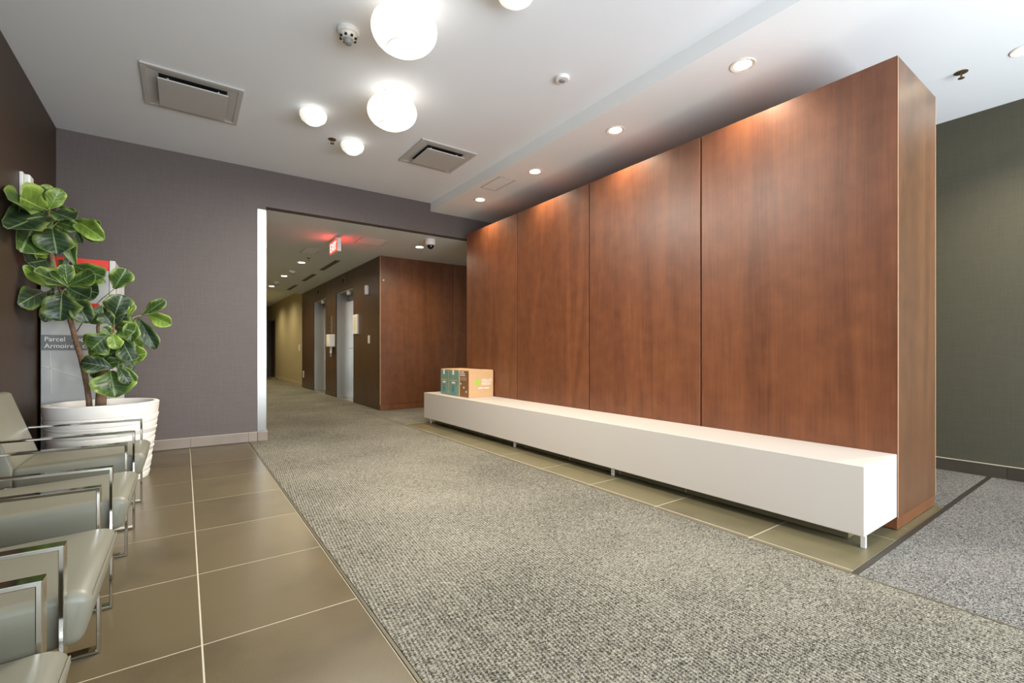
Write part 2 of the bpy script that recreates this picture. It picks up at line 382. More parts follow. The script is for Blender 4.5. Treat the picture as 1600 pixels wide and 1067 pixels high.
SR = [0.815, 1.28, 1.885, 2.48, 3.06, 3.67, 4.27, 4.88, 5.48, 6.0]
for y0, y1 in zip(SR[:-1], SR[1:]):
    slab(2.472, 3.05, y0, y1, 'tile_strip', gap=0.0035); slab(2.432, 2.472, y0, y1, 'tile_strip', gap=0.0035)
for x0, x1 in ((3.05, 3.30), (3.30, 3.62), (3.62, 3.96)):
    slab(x0, x1, 0.815, 1.2, 'tile_strip')
# carpets
def carpet(x0, x1, y0, y1, m, label, extra=None):
    b = MB().box(x0, x1, y0, y1, GR+0.0004, 0.004)
    for q in extra or []: b.box(*q, GR+0.0004, 0.004)
    o = b.build('carpet', m); tag(o, label, 'carpet'); return o
carpet(0.585, 2.418, YF, YB, 'carpet', 'wide grey loop-pile carpet running from the entrance past the white bench to the elevators',
       [(0.768, 2.418, YB, 7.62), (0.755, 2.684, 7.62, YEND-0.04)])
carpet(2.432, XR, YF, 0.785, 'carpet2', 'grey carpet beyond the seam in front of the wooden partition end')
carpet(3.965, XR, 0.815, 7.6, 'carpet2', 'small grey carpet area between the wooden partition and the olive wall')
carpet(2.432, 3.95, 6.01, 7.6, 'carpet', 'greenish grey carpet patch before the reddish wood wall')
def trim(n, x0, x1, y0, y1, top=0.0045, m='strip'):
    return struct(MB().box(x0, x1, y0, y1, GR, top).build('trim_%d' % n, m, bevel=0.0008, seg=1))
trim(1, 0.570, 0.582, YF, YB-0.002)
trim(2, 2.4195, 2.4305, YF, 7.6, 0.0046)
trim(3, 2.432, XR, 0.787, 0.813, m='strip_dark')

# ceilings
struct(MB().box(XL-0.2, 2.749, YF-0.1, YB+0.05, HC, HC+0.15).build('ceiling', 'ceiling'))
so = struct(MB().box(2.749, XR+0.2, YF-0.1, YB, HS, HC+0.15).build('ceiling_soffit', 'white_paint'))
struct(MB().box(0.6, XR+0.2, YB+0.121, 14.0, HH, HH+0.12).build('ceiling_corridor', 'corr_ceiling'))
struct(MB().box(0.6, 3.2, 14.0, YEND+0.1, 2.74, 2.86).build('ceiling_corridor_far', 'corr_ceiling'))
# walls
struct(MB().box(XL-0.15, XL, YF-0.1, YB+0.15, GR, HC).build('wall_left', 'wall_brown'))
wb = struct(MB().box(XL, 0.661, YB, YB+0.12, GR, HC).build('wall_back', 'wall_taupe'))
struct(MB().box(0.661, XR, YB, YB+0.12, HH, HC).build('wall_header', 'wall_taupe'))
struct(MB().box(0.60, 0.75, YB+0.12, YEND, GR, HH).build('wall_corridor_left', 'wall_beige'))
struct(MB().box(XR, XR+0.15, YF-0.1, 7.76, GR, HS).build('wall_right', 'wall_olive'))
# stainless cladding on wall end
cl = MB().box(0.661, 0.752, YB-0.004, YB+0.118, 0.107, 2.575).build('trim_4', 'brushed', bevel=0.002); struct(cl)
struct(MB().box(0.661, 0.75, YB, YB+0.118, 2.577, 2.608).build('trim_5', 'wall_taupe'))
struct(MB().box(0.661, 0.75, YB, YB+0.118, GR, 0.106).build('wall_back_end', 'wall_taupe'))

# tiled baseboards: separate tile pieces with light top edging
def baseboard(side, axis, plane, a0, a1, joints, m, h=0.107, out=-1, th=0.011):
    root = bpy.data.objects.new('baseboard_' + side, None); C.objects.link(root); root['kind'] = 'structure'
    cuts = [a0] + [j for j in joints if a0 < j < a1] + [a1]
    p0, p1 = sorted((plane + out*0.001, plane + out*th))
    for c0, c1 in zip(cuts[:-1], cuts[1:]):
        b = MB()
        if axis == 'x': b.box(c0+0.001, c1-0.001, p0, p1, 0.0042, h-0.006)
        else: b.box(p0, p1, c0+0.001, c1-0.001, 0.0042, h-0.006)
        b.build('tile', m, root, bevel=0.0008, seg=1)
    q0, q1 = sorted((plane + out*0.001, plane + out*(th+0.002)))
    b = MB()
    if axis == 'x': b.box(a0, a1, q0, q1, h-0.005, h)
    else: b.box(q0, q1, a0, a1, h-0.005, h)
    b.build('edging', 'grout', root)
    return root
baseboard('back', 'x', YB, XL+0.015, 0.662, [-0.55, 0.056, 0.575], 'tile_base')
baseboard('return', 'x', YB-0.004, 0.664, 0.762, [], 'tile_base')
baseboard('jamb', 'y', 0.752, YB-0.002, YB+0.3, [], 'tile_base', out=1)
baseboard('left', 'y', XL, YF, YB-0.015, [YF+0.6*k for k in range(1, 14)], 'tile_base', out=1)
baseboard('right', 'y', XR, YF, 7.6, [0.705+0.6*k for k in range(-5, 12)], 'tile_dark')

# glazed entrance front behind the viewpoint
struct(MB().box(XL, XR, YF-0.1, YF, GR, 0.12).box(XL, XR, YF-0.1, YF, 2.86, HC).build('wall_front', 'wall_olive'))
xs = [XL + (XR-XL)*k/5 for k in range(6)]
m_g, t_g, b_g = newmat('clear_glazing'); b_g.inputs['Base Color'].default_value = (0.9, 0.95, 0.95, 1)
tr = t_g.nodes.new('ShaderNodeBsdfTransparent'); gl = t_g.nodes.new('ShaderNodeBsdfGlossy'); gl.inputs['Roughness'].default_value = 0.02
mixg = t_g.nodes.new('ShaderNodeMixShader'); mixg.inputs[0].default_value = 0.08
t_g.links.new(tr.outputs[0], mixg.inputs[1]); t_g.links.new(gl.outputs[0], mixg.inputs[2])
t_g.links.new(mixg.outputs[0], t_g.nodes['Material Output'].inputs['Surface']); M['glass'] = m_g
for i in range(5):
    w = struct(MB().box(xs[i]+0.03, xs[i+1]-0.03, YF-0.055, YF-0.045, 0.15, 2.83).build('window_%d' % (i+1), 'glass'))
    f = MB()
    f.box(xs[i], xs[i]+0.03, YF-0.09, YF-0.01, 0.12, 2.86).box(xs[i+1]-0.03, xs[i+1], YF-0.09, YF-0.01, 0.12, 2.86)
    f.box(xs[i]+0.03, xs[i+1]-0.03, YF-0.09, YF-0.01, 0.12, 0.15).box(xs[i]+0.03, xs[i+1]-0.03, YF-0.09, YF-0.01, 2.83, 2.86)
    f.build('window_frame', 'strip', w)
tag(MB().box(-14, 18, -24, YF-0.11, -0.12, -0.02).build('ground_outside', 'pave'), kind='structure')

# wood clad walls around the elevators
YW, XW = 7.64, 2.69
wa = struct(MB().box(XW+0.03, XR, YW+0.02, YW+0.12, GR, HH).build('wall_alcove', 'black'))
for x0, x1 in ((XW, 4.07), (4.07, XR)):
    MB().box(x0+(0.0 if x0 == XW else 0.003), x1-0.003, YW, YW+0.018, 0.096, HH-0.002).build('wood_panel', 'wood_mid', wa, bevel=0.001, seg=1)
    MB().box(x0, x1, YW-0.004, YW+0.018, 0.0045, 0.093).build('skirting', 'wood_mid', wa, bevel=0.001, seg=1)
MB().box(XW-0.001, XW+0.007, YW-0.002, YW-0.0002, 0.096, HH-0.002).build('edge_highlight', 'edge', wa)  # corner highlight built as a pale strip
E1, E2, EH, RD = (9.144, 10.40), (11.32, 12.53), 2.255, 0.27
we = struct(MB().box(XW+0.02, XW+0.1, YW+0.02, E1[0], GR, HH).box(XW+0.02, XW+0.1, E1[1], E2[0], GR, HH)
            .box(XW+0.02, XW+0.1, E2[1], 13.94, GR, HH).box(XW+0.02, XW+0.1, E1[0], E1[1], EH, HH).box(XW+0.02, XW+0.1, E2[0], E2[1], EH, HH)
            .build('wall_elevator', 'black'))
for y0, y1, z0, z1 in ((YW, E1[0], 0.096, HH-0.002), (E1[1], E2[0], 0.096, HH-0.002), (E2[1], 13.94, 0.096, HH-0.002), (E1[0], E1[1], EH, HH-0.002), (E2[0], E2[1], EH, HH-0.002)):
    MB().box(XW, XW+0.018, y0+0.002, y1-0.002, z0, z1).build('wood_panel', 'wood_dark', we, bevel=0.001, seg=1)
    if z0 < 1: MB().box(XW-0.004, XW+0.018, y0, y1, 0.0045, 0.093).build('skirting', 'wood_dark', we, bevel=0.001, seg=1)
for n, (a, b_) in enumerate((E1, E2)):
    d = struct(MB().box(XW+RD+0.05, XW+RD+0.07, a-0.1, b_+0.1, 0, EH+0.1).build('door_%d' % (n+1), 'black'))
    mid = (a+b_)/2 - 0.12
    j = MB(); j.box(XW+0.019, XW+RD+0.045, b_-0.004, b_+0.012, 0.004, EH-0.002); j.build('jamb', 'steel_door', d)
    j = MB(); j.box(XW+0.019, XW+RD+0.045, a-0.012, a+0.004, 0.004, EH-0.002); j.build('jamb', 'steel_door', d)
    MB().box(XW+0.019, XW+RD+0.045, a+0.004, b_-0.004, EH-0.02, EH-0.002).build('soffit', 'steel_door', d)
    for (p, q) in ((a+0.004, mid-0.002), (mid+0.002, b_-0.004)):
        MB().box(XW+RD, XW+RD+0.03, p, q, 0.012, 2.10).build('door_panel', 'steel_door', d, bevel=0.002, seg=1)
    MB().box(XW+RD-0.03, XW+RD+0.04, a+0.004, b_-0.004, 2.10, EH-0.02).build('transom', 'strip', d, bevel=0.002, seg=1)
    MB().box(XW+0.019, XW+RD+0.045, a+0.004, b_-0.004, 0.0, 0.010).build('sill', 'brushed', d)
    MB().box(XW+RD-0.006, XW+RD, a+0.004, b_-0.004, 1.055, 1.075).build('bumper_rail', 'brushed', d)
# beige corridor wall beyond, with a door recess, and the corridor end
YD = 18.6
struct(MB().box(XW, XW+0.12, 13.945, YD, GR, 2.74).box(XW, XW+0.12, YD, YEND, 2.16, 2.74).build('wall_corridor_right', 'wall_beige'))
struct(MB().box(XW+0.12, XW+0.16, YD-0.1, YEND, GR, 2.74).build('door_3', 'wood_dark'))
struct(MB().box(0.6, XW+0.2, YEND, YEND+0.1, GR, 2.86).build('wall_end', 'wall_olive'))
struct(MB().box(0.75, XW, YEND-0.03, YEND-0.002, GR, 2.16).build('door_4', 'wood_dark', bevel=0.003, seg=1))
struct(MB().box(0.6, 0.75, 14.0, YEND, HH, 2.74).build('wall_corridor_left_far', 'wall_beige'))
baseboard('corridor', 'y', XW, 13.95, YD, [14.6+0.6*k for k in range(7)], 'wall_beige')

# ------------------------------------------------------------------ wooden partition block
pt = thing('wood_partition', (3.6, 3.2, 0), 'tall freestanding cherry wood partition of four large panels behind the white bench', 'partition')
MB().box(BX+0.02, BXR-0.02, BY0+0.02, BY1-0.02, 0.006, HB-0.02).build('core', 'black', pt)
ys = [BY0 + 0.018 + (BY1-BY0-0.018)*0, 2.05, 3.245, 4.44, BY1]
ys[0] = BY0 + 0.0
for i in range(4):
    y0 = ys[i] + (0.006 if i else 0.0); y1 = ys[i+1] - (0.006 if i < 3 else 0)
    MB().box(BX, BX+0.019, y0, y1, 0.071, HB).build('wood_panel', 'wood', pt, bevel=0.0012, seg=1)
MB().box(BX+0.0195, BXR, BY0, BY0+0.019, 0.071, HB).build('end_panel', 'wood_end', pt, bevel=0.0012, seg=1)
MB().box(BX-0.0012, BX+0.0032, BY0-0.0016, BY0-0.0002, 0.071, HB).build('edge_highlight', 'edge', pt)  # painted highlight strips on both corners of the end panel
MB().box(BXR-0.0035, BXR+0.001, BY0-0.0016, BY0-0.0002, 0.071, HB).build('edge_highlight', 'edge', pt)
MB().box(BX+0.0195, BXR, BY1-0.019, BY1, 0.071, HB).build('end_panel', 'wood', pt, bevel=0.0012, seg=1)
MB().box(BXR-0.019, BXR, BY0+0.0195, BY1-0.0195, 0.071, HB).build('rear_panel', 'wood', pt, bevel=0.0012, seg=1)
MB().box(BX+0.0195, BXR-0.0195, BY0+0.0195, BY1-0.0195, HB-0.012, HB-0.002).build('top_panel', 'wood', pt)
MB().box(BX+0.003, BXR-0.003, BY0+0.003, BY1-0.003, 0.0045, 0.067).build('skirting', 'wood_mid', pt, bevel=0.001, seg=1)

# ------------------------------------------------------------------ bench
bn = thing('bench', (3.0, 3.4, 0), 'long low white bench running along the foot of the wooden partition', 'bench')
bx0, by0, by1 = 2.735, 0.858, 5.985
MB().box(bx0, BX-0.002, by0, by1, 0.075, 0.423).build('seat_box', 'bench', bn, bevel=0.003)
MB().box(2.862, BX-0.004, by0+0.11, by1-0.1, 0.0045, 0.074).build('plinth', 'tile_strip', bn)
for y in (0.872, 2.55, 3.9, 5.9):
    MB().box(2.795, 2.815, y, y+0.02, 0.0005, 0.075).build('leg', 'lamp_metal', bn)
for y in (1.936, 2.533, 3.13, 3.949, 4.6):
    MB().box(2.859, 2.862, y, y+0.004, 0.006, 0.073).build('joint', 'grout', bn)

# ------------------------------------------------------------------ cartons on the bench
ZB = 0.4232
def carton(name, x0, x1, y0, y1, h, label, face_m):
    t = thing(name, ((x0+x1)/2, (y0+y1)/2, ZB), label, 'box')
    MB().box(x0, x1, y0, y1, ZB, ZB+h).build('carton_body', 'kraft', t, bevel=0.003)
    MB().box(x0-0.0012, x0, y0+0.006, y1-0.006, ZB+0.006, ZB+h-0.008).build('printed_front', face_m, t)
    return t
b1 = carton('cardboard_box', 2.85, 3.17, 5.185, 5.70, 0.335, 'cardboard box with a teal printed front at the far end of the bench', 'teal')
for yy in (5.60, 5.34):
    MB().box(2.847, 2.8488, yy-0.022, yy+0.022, ZB+0.27, ZB+0.33).build('white_tab', 'letter_white', b1)
    MB().box(2.847, 2.8488, yy-0.09, yy+0.09, ZB+0.185, ZB+0.205).build('printed_band', 'tan_print', b1)
    MB().box(2.847, 2.8488, yy-0.05, yy+0.04, ZB+0.155, ZB+0.175).build('printed_band', 'letter_white', b1)
    MB().lathe([(0.0, 0), (0.045, 0), (0.045, 0.0015), (0, 0.0015)], (0,0,0), 20).build('printed_spot', 'teal_blue', b1, loc=None, rel=False)
    ps = bpy.data.objects[-1] if False else [o for o in C.objects if o.parent == b1][-1]
    ps.rotation_euler = (0, R(-90), 0); ps.location = Vector((2.8487, yy, ZB+0.07)) - b1.location
    MB().box(2.847, 2.8488, yy-0.012, yy+0.016, ZB+0.05, ZB+0.135).build('printed_bottle', 'kraft_dark', b1)
MB().box(2.847, 2.8488, 5.468, 5.474, ZB+0.008, ZB+0.325).build('printed_line', 'tan_print', b1)
MB().box(2.86, 3.165, 5.19, 5.44, ZB+0.3355, ZB+0.340).build('flap', 'kraft', b1)
MB().box(2.86, 3.165, 5.445, 5.695, ZB+0.3355, ZB+0.340).build('flap', 'kraft', b1)
b2 = carton('cardboard_box', 2.85, 3.205, 4.935, 5.165, 0.335, 'brown cardboard meal kit box with green and white print on the bench', 'kraft_dark')
yf = 4.935
lime = MB(); lx, lz = 2.975, ZB+0.185
lime.v = []; pts = []
for k in range(24):
    a = 2*math.pi*k/24; r = 0.036*(1+0.12*math.cos(4*a)+0.06*math.sin(2*a)); pts.append((lx+r*math.cos(a), lz+r*math.sin(a)))
lime.prism(pts, yf-0.0015, yf-0.0003); lime.build('leaf_emblem', 'lime', b2)
lettering('HELLO', 0.052, 'letter_white', b2, (3.03, yf-0.0006, ZB+0.192), (1,0,0), (0,0,1), squash=0.95)
lettering('FRESH', 0.052, 'letter_white', b2, (3.03, yf-0.0006, ZB+0.148), (1,0,0), (0,0,1), squash=0.95)
for q0, q1 in ((2.985, 3.055), (3.07, 3.14)): MB().box(q0, q1, yf-0.0014, yf-0.0003, ZB+0.108, ZB+0.119).build('printed_line', 'letter_white', b2)
for k, w_ in enumerate((0.09, 0.11, 0.12, 0.15, 0.15)):
    z = ZB + 0.315 - k*0.022 - (0.006 if k > 2 else 0)
    MB().box(2.8465, 2.8486, 5.148-w_, 5.148, z-0.006, z+(0.004 if k < 3 else -0.002)).build('printed_line', 'letter_white', b2)
for (y, z, s_) in ((5.135, 0.165, 0.02), (5.06, 0.12, 0.022), (5.0, 0.07, 0.02)):
    MB().box(2.8465, 2.8486, y-s_/2, y+s_/2, ZB+z-s_/2, ZB+z+s_/2).build('printed_icon', 'letter_white', b2)
MB().box(2.86, 3.2, 4.94, 5.048, ZB+0.3355, ZB+0.339).build('flap', 'kraft', b2)
MB().box(2.86, 3.2, 5.052, 5.16, ZB+0.3355, ZB+0.339).build('flap', 'kraft', b2)

# ------------------------------------------------------------------ lounge chairs
def make_chair():
    t = thing('lounge_chair', (0, 0, 0), 'x', 'chair')
    # local x: 0 is the chair middle (world X = -0.5); facing +x
    s = MB().prism([(-0.215, 0.275), (0.300, 0.285), (0.320, 0.385), (0.312, 0.412), (0.27, 0.416), (-0.215, 0.395)], -0.258, 0.258)
    s.build('seat', 'leather', t, bevel=0.024, seg=4, smooth='all')
    for y in (-0.2585, 0.2585):
        sgn = -1 if y < 0 else 1
        MB().tube([(-0.19, y-sgn*0.004, 0.375), (0.1, y-sgn*0.004, 0.389), (0.272, y-sgn*0.004, 0.395)], 0.0022, 6).build('piping', 'stitch', t)
    MB().tube([(0.318, -0.235, 0.396), (0.318, 0.235, 0.396)], 0.0022, 6).build('piping', 'leather', t)
    b = MB().prism([(-0.212, 0.30), (-0.210, 0.40), (-0.322, 0.75), (-0.345, 0.758), (-0.395, 0.752), (-0.402, 0.735), (-0.30, 0.30)], -0.258, 0.258)
    b.build('backrest', 'leather', t, bevel=0.02, seg=4, smooth='all')
    for sgn in (-1, 1):
        y0, y1 = sorted((sgn*0.262, sgn*0.300))
        x0, x1, H, th = -0.37, 0.275, 0.545, 0.010
        f = MB().prism([(x0, 0.001), (x1, 0.001), (x1, H), (x0, H)], y0, y1)
        f = MB()
        o = [(x0, 0.001), (x1, 0.001), (x1, H), (x0, H)]; i = [(x0+th, 0.001+th), (x1-th, 0.001+th), (x1-th, H-th), (x0+th, H-th)]
        vs_ = [(x, y0, z) for x, z in o+i] + [(x, y1, z) for x, z in o+i]
        fs = []
        for k in range(4):
            k2 = (k+1) % 4
            fs += [(k, k2, 4+k2, 4+k), (8+k, 12+k, 12+k2, 8+k2), (k, 8+k, 8+k2, k2), (4+k, 4+k2, 12+k2, 12+k)]
        f.add(vs_, fs).build('arm_frame', 'chrome', t, bevel=0.0015, seg=1)
    for x in (-0.15, 0.20):
        MB().box(x-0.02, x+0.02, -0.262, 0.262, 0.262, 0.276).build('crossbar', 'chrome', t)
    return t
proto = make_chair(); index_children()
chairs = [(3.635, 'grey upholstered chrome-armed chair next to the white planter'),
          (2.65, 'second chrome-armed grey chair from the white planter'),
          (1.762, 'third chrome-armed grey chair from the white planter'),
          (1.00, 'fourth grey chair from the white planter, only its seat corner and arm in view')]
for k, (y, lab) in enumerate(chairs):
    o = proto if k == 0 else copy_tree(proto)
    o.location = (-0.5, y, 0.0); o['label'] = lab; o['group'] = 'lounge chairs along the brown wall'

# ------------------------------------------------------------------ planter with fig
PX, PY, PR, PH = -0.507, 4.75, 0.340, 0.60
pl = thing('planter', (PX, PY, 0), 'round white banded planter holding the fiddle leaf fig', 'planter')
def band_lathe(prof, wob, name, m, par):
    n = 64; vs_ = []; fs = []
    for j, (r, z) in enumerate(prof):
        for k in range(n):
            a = 2*math.pi*k/n
            tilt = wob[j]
            vs_.append((PX + r*math.cos(a), PY + r*math.sin(a), z + tilt[0]*math.sin(a+tilt[1])))
    for j in range(len(prof)-1):
        for k in range(n):
            fs.append((j*n+k, j*n+(k+1)%n, (j+1)*n+(k+1)%n, (j+1)*n+k))
    return MB().add(vs_, fs).build(name, m, par, smooth=True)
zs = [0.0, 0.045, 0.10, 0.15, 0.205, 0.255, 0.31, 0.355, 0.405, 0.445, 0.50, PH]
for j in range(len(zs)-1):
    z0, z1 = zs[j], zs[j+1]
    r0 = PR*(0.80 + 0.20*min(1, (z0/PH)*1.1)); r1 = PR*(0.80+0.20*min(1, (z1/PH)*1.1))
    r0, r1 = min(r0, PR), min(r1, PR)
    e = 0.004 + 0.005*random.random()
    wa0 = (0.008 if 0 < j else 0.0, 0.6 + j*2.1); wa1 = (0.008 if j < len(zs)-2 else 0.0, 0.6 + (j+1)*2.1)
    prof = [(r0-0.012, z0), (r0+e-0.004, z0+0.002), (r1+e, z1-0.006), (r1+e-0.002, z1-0.001), (r1-0.012, z1)]
    if j == len(zs)-2: prof = prof[:3] + [(r1, z1-0.003), (r1-0.004, z1), (r1-0.030, z1), (r1-0.036, z1-0.006), (r1-0.05, z1-0.09)]; wa1 = (0, 0)
    prof_w = [wa0, wa0] + [wa1]*(len(prof)-2)
    band_lathe(prof, prof_w, 'band', 'planter', pl)
MB().lathe([(0.0, 0), (PR*0.76, 0), (PR*0.8, 0.02), (PR*0.8, 0.03), (0, 0.03)], (PX, PY, 0.001), 40).build('base', 'planter', pl)
MB().lathe([(PR-0.045, 0.0), (PR-0.045, 0.018), (PR*0.5, 0.032), (0.0, 0.036)], (PX, PY, 0.53), 40).build('soil', 'soil', pl, smooth=True)

def ray(px, py, Z):       # place along the sight line at a forward distance Z, used to read positions off the photograph
    c = (px-800)/FPX*Z; h = CH - (py-Y0)/FPX*Z
    return Vector((Z*math.sin(TH) + c*math.cos(TH), Z*math.cos(TH) - c*math.sin(TH), h))
def safe(px, py, Z):
    k = math.sin(TH) + (px-800)/FPX*math.cos(TH)
    if k*Z < XL+0.05: Z = (XL+0.05)/k
    return ray(px, py, Z)
ZP = 3.545
fig = thing('fiddle_leaf_fig', (PX, PY, 0.56), 'tall fiddle leaf fig with two bare stems and broad glossy leaves in the white planter', 'plant')
t1 = [(140, 640, ZP), (139, 625, ZP), (136, 604, ZP), (132, 582, ZP), (126, 558, ZP), (120, 538, ZP), (112, 508, ZP), (105, 482, ZP-.02), (95, 452, ZP-.03), (86, 424, ZP-.05), (80, 398, ZP-.07), (78, 370, ZP-.09), (77, 345, ZP-.12), (76, 328, ZP-.14)]
p1 = [safe(*q) for q in t1]
MB().tube(p1, [0.019, 0.019, 0.018, 0.019, 0.017, 0.0175, 0.017, 0.018, 0.016, 0.015, 0.016, 0.013, 0.010, 0.007], 10).build('stem', 'bark', fig, smooth='all')
t2 = [(157, 640, ZP), (158, 622, ZP), (158, 604, ZP), (161, 584, ZP), (165, 566, ZP), (170, 545, ZP), (175, 524, ZP), (178, 506, ZP-.02)]
p2 = [safe(*q) for q in t2]
MB().tube(p2, [0.035, 0.034, 0.030, 0.025, 0.021, 0.017, 0.013, 0.009], 10).build('stem', 'bark', fig, smooth='all')
p3 = [safe(*q) for q in ((161, 580, ZP), (156, 545, ZP+.03), (153, 512, ZP+.04), (156, 490, ZP+.03), (160, 478, ZP+.02))]
MB().tube(p3, [0.018, 0.013, 0.012, 0.009, 0.006], 8).build('branch', 'bark', fig, smooth='all')
p4 = [safe(*q) for q in ((170, 545, ZP), (186, 540, ZP), (200, 520, ZP), (210, 500, ZP), (222, 493, ZP), (232, 490, ZP))]
MB().tube(p4, [0.012, 0.010, 0.008, 0.006, 0.004, 0.003], 8).build('branch', 'bark', fig, smooth='all')
p5 = [safe(*q) for q in ((78, 350, ZP-.1), (95, 344, ZP-.1), (115, 342, ZP-.08), (135, 345, ZP-.06))]
MB().tube(p5, [0.008, 0.006, 0.004, 0.003], 8).build('branch', 'bark', fig, smooth='all')
p6 = [safe(*q) for q in ((95, 452, ZP-.03), (105, 447, ZP-.04), (113, 430, ZP-.02), (114, 412, ZP))]
MB().tube(p6, [0.010, 0.008, 0.006, 0.004], 8).build('branch', 'bark', fig, smooth='all')
p7 = [safe(*q) for q in ((120, 538-20, ZP+.02), (140, 486, ZP+.03), (160, 466, ZP+.03), (178, 452, ZP+.02))]
MB().tube(p7, [0.004, 0.003, 0.003, 0.003], 8).build('branch', 'bark', fig, smooth='all')
nodes = p1[5:] + p2[2:] + p3 + p4 + p5 + p6 + p7

VIEW = Vector((math.sin(TH), math.cos(TH), 0))
def leaf(bx, by, tx, ty, w, kind, dz0=0.0, dz1=0.0, tilt=0.0, roll=None):
    A = safe(bx, by, ZP + dz0); T = safe(tx, ty, ZP + dz1)
    T = A + (T-A)*1.06
    ax = T - A; Ln = ax.length; ax.normalize()
    mid = (A+T)/2
    toc = (Vector((0, 0, CH)) - mid).normalized()
    n = (toc + Vector((0, 0, tilt))).normalized(); n = (n - ax*n.dot(ax)).normalized()
    side = ax.cross(n)
    wid = w/FPX*((mid - Vector((0, 0, CH))).dot(VIEW))*0.92 / max(0.45, abs(n.dot(toc)))
    NU, NV = 12, 8
    vs_ = []; uvs = []
    ph = random.random()*6; amp = 0.13 + 0.14*random.random(); fold = -0.15 + 0.7*random.random(); curl = -0.2 + 0.9*random.random()
    tw = (random.random()-0.5)*1.2
    for i in range(NU+1):
        u = i/NU
        # fiddle outline: narrow base, broad upper half, blunt tip
        if u < 0.72: hw = 0.12 + 0.88*math.sin(min(1, u/0.66)*math.pi/2)**1.25
        else: hw = math.sqrt(max(0.0, 1 - ((u-0.66)/0.345)**2.3))
        hw = max(hw, 0.03) * wid/2
        for j in range(NV+1):
            v = j/NV*2 - 1
            x = u*Ln; y = v*hw*(1+0.10*math.sin(9*u+ph+v))
            z = fold*abs(v)*hw + amp*hw*math.sin(u*11+ph+(1 if v > 0 else 2.2))*abs(v)**2 - curl*Ln*((u-0.5)**2)*1.0 + curl*Ln*0.25 - curl*Ln*0.25
            z += tw*v*hw*(u-0.3)
            q_ = A + ax*x + side*y + n*z; q_.x = max(q_.x, XL+0.012+0.01*abs(v)); vs_.append(q_); uvs.append((u, j/NV))
    fs = []
    for i in range(NU):
        for j in range(NV):
            a = i*(NV+1)+j; fs.append((a, a+1, a+NV+2, a+NV+1))
    nf = len(fs); nv = len(vs_)
    off = vs_[NV//2] - A
    near = min(nodes, key=lambda q: (q-A).length)
    mb = MB().add(vs_, fs)
    pt_ = [near, near*0.5 + vs_[NV//2]*0.5 + Vector((0, 0, 0.006)), vs_[NV//2], vs_[NV//2 + (NV+1)]]
    mb.tube(pt_, [0.0035, 0.003, 0.003, 0.0025], 5)
    me = bpy.data.meshes.new('leaf'); base = world_loc(fig)
    me.from_pydata([tuple(Vector(p)-base) for p in mb.v], [], mb.f)
    uvl = me.uv_layers.new(name='UVMap')
    for pi, p in enumerate(me.polygons):
        p.use_smooth = True
        for li in p.loop_indices:
            vi = me.loops[li].vertex_index
            uvl.data[li].uv = uvs[vi] if vi < nv else (0.5, 0.5)
    me.materials.append(M[{'d': 'leaf_dark', 'l': 'leaf_light', 'm': 'leaf_mid'}[kind]])
    o = bpy.data.objects.new('leaf', me); C.objects.link(o); o.parent = fig
    so_ = o.modifiers.new('thickness', 'SOLIDIFY'); so_.thickness = 0.0012
    return o
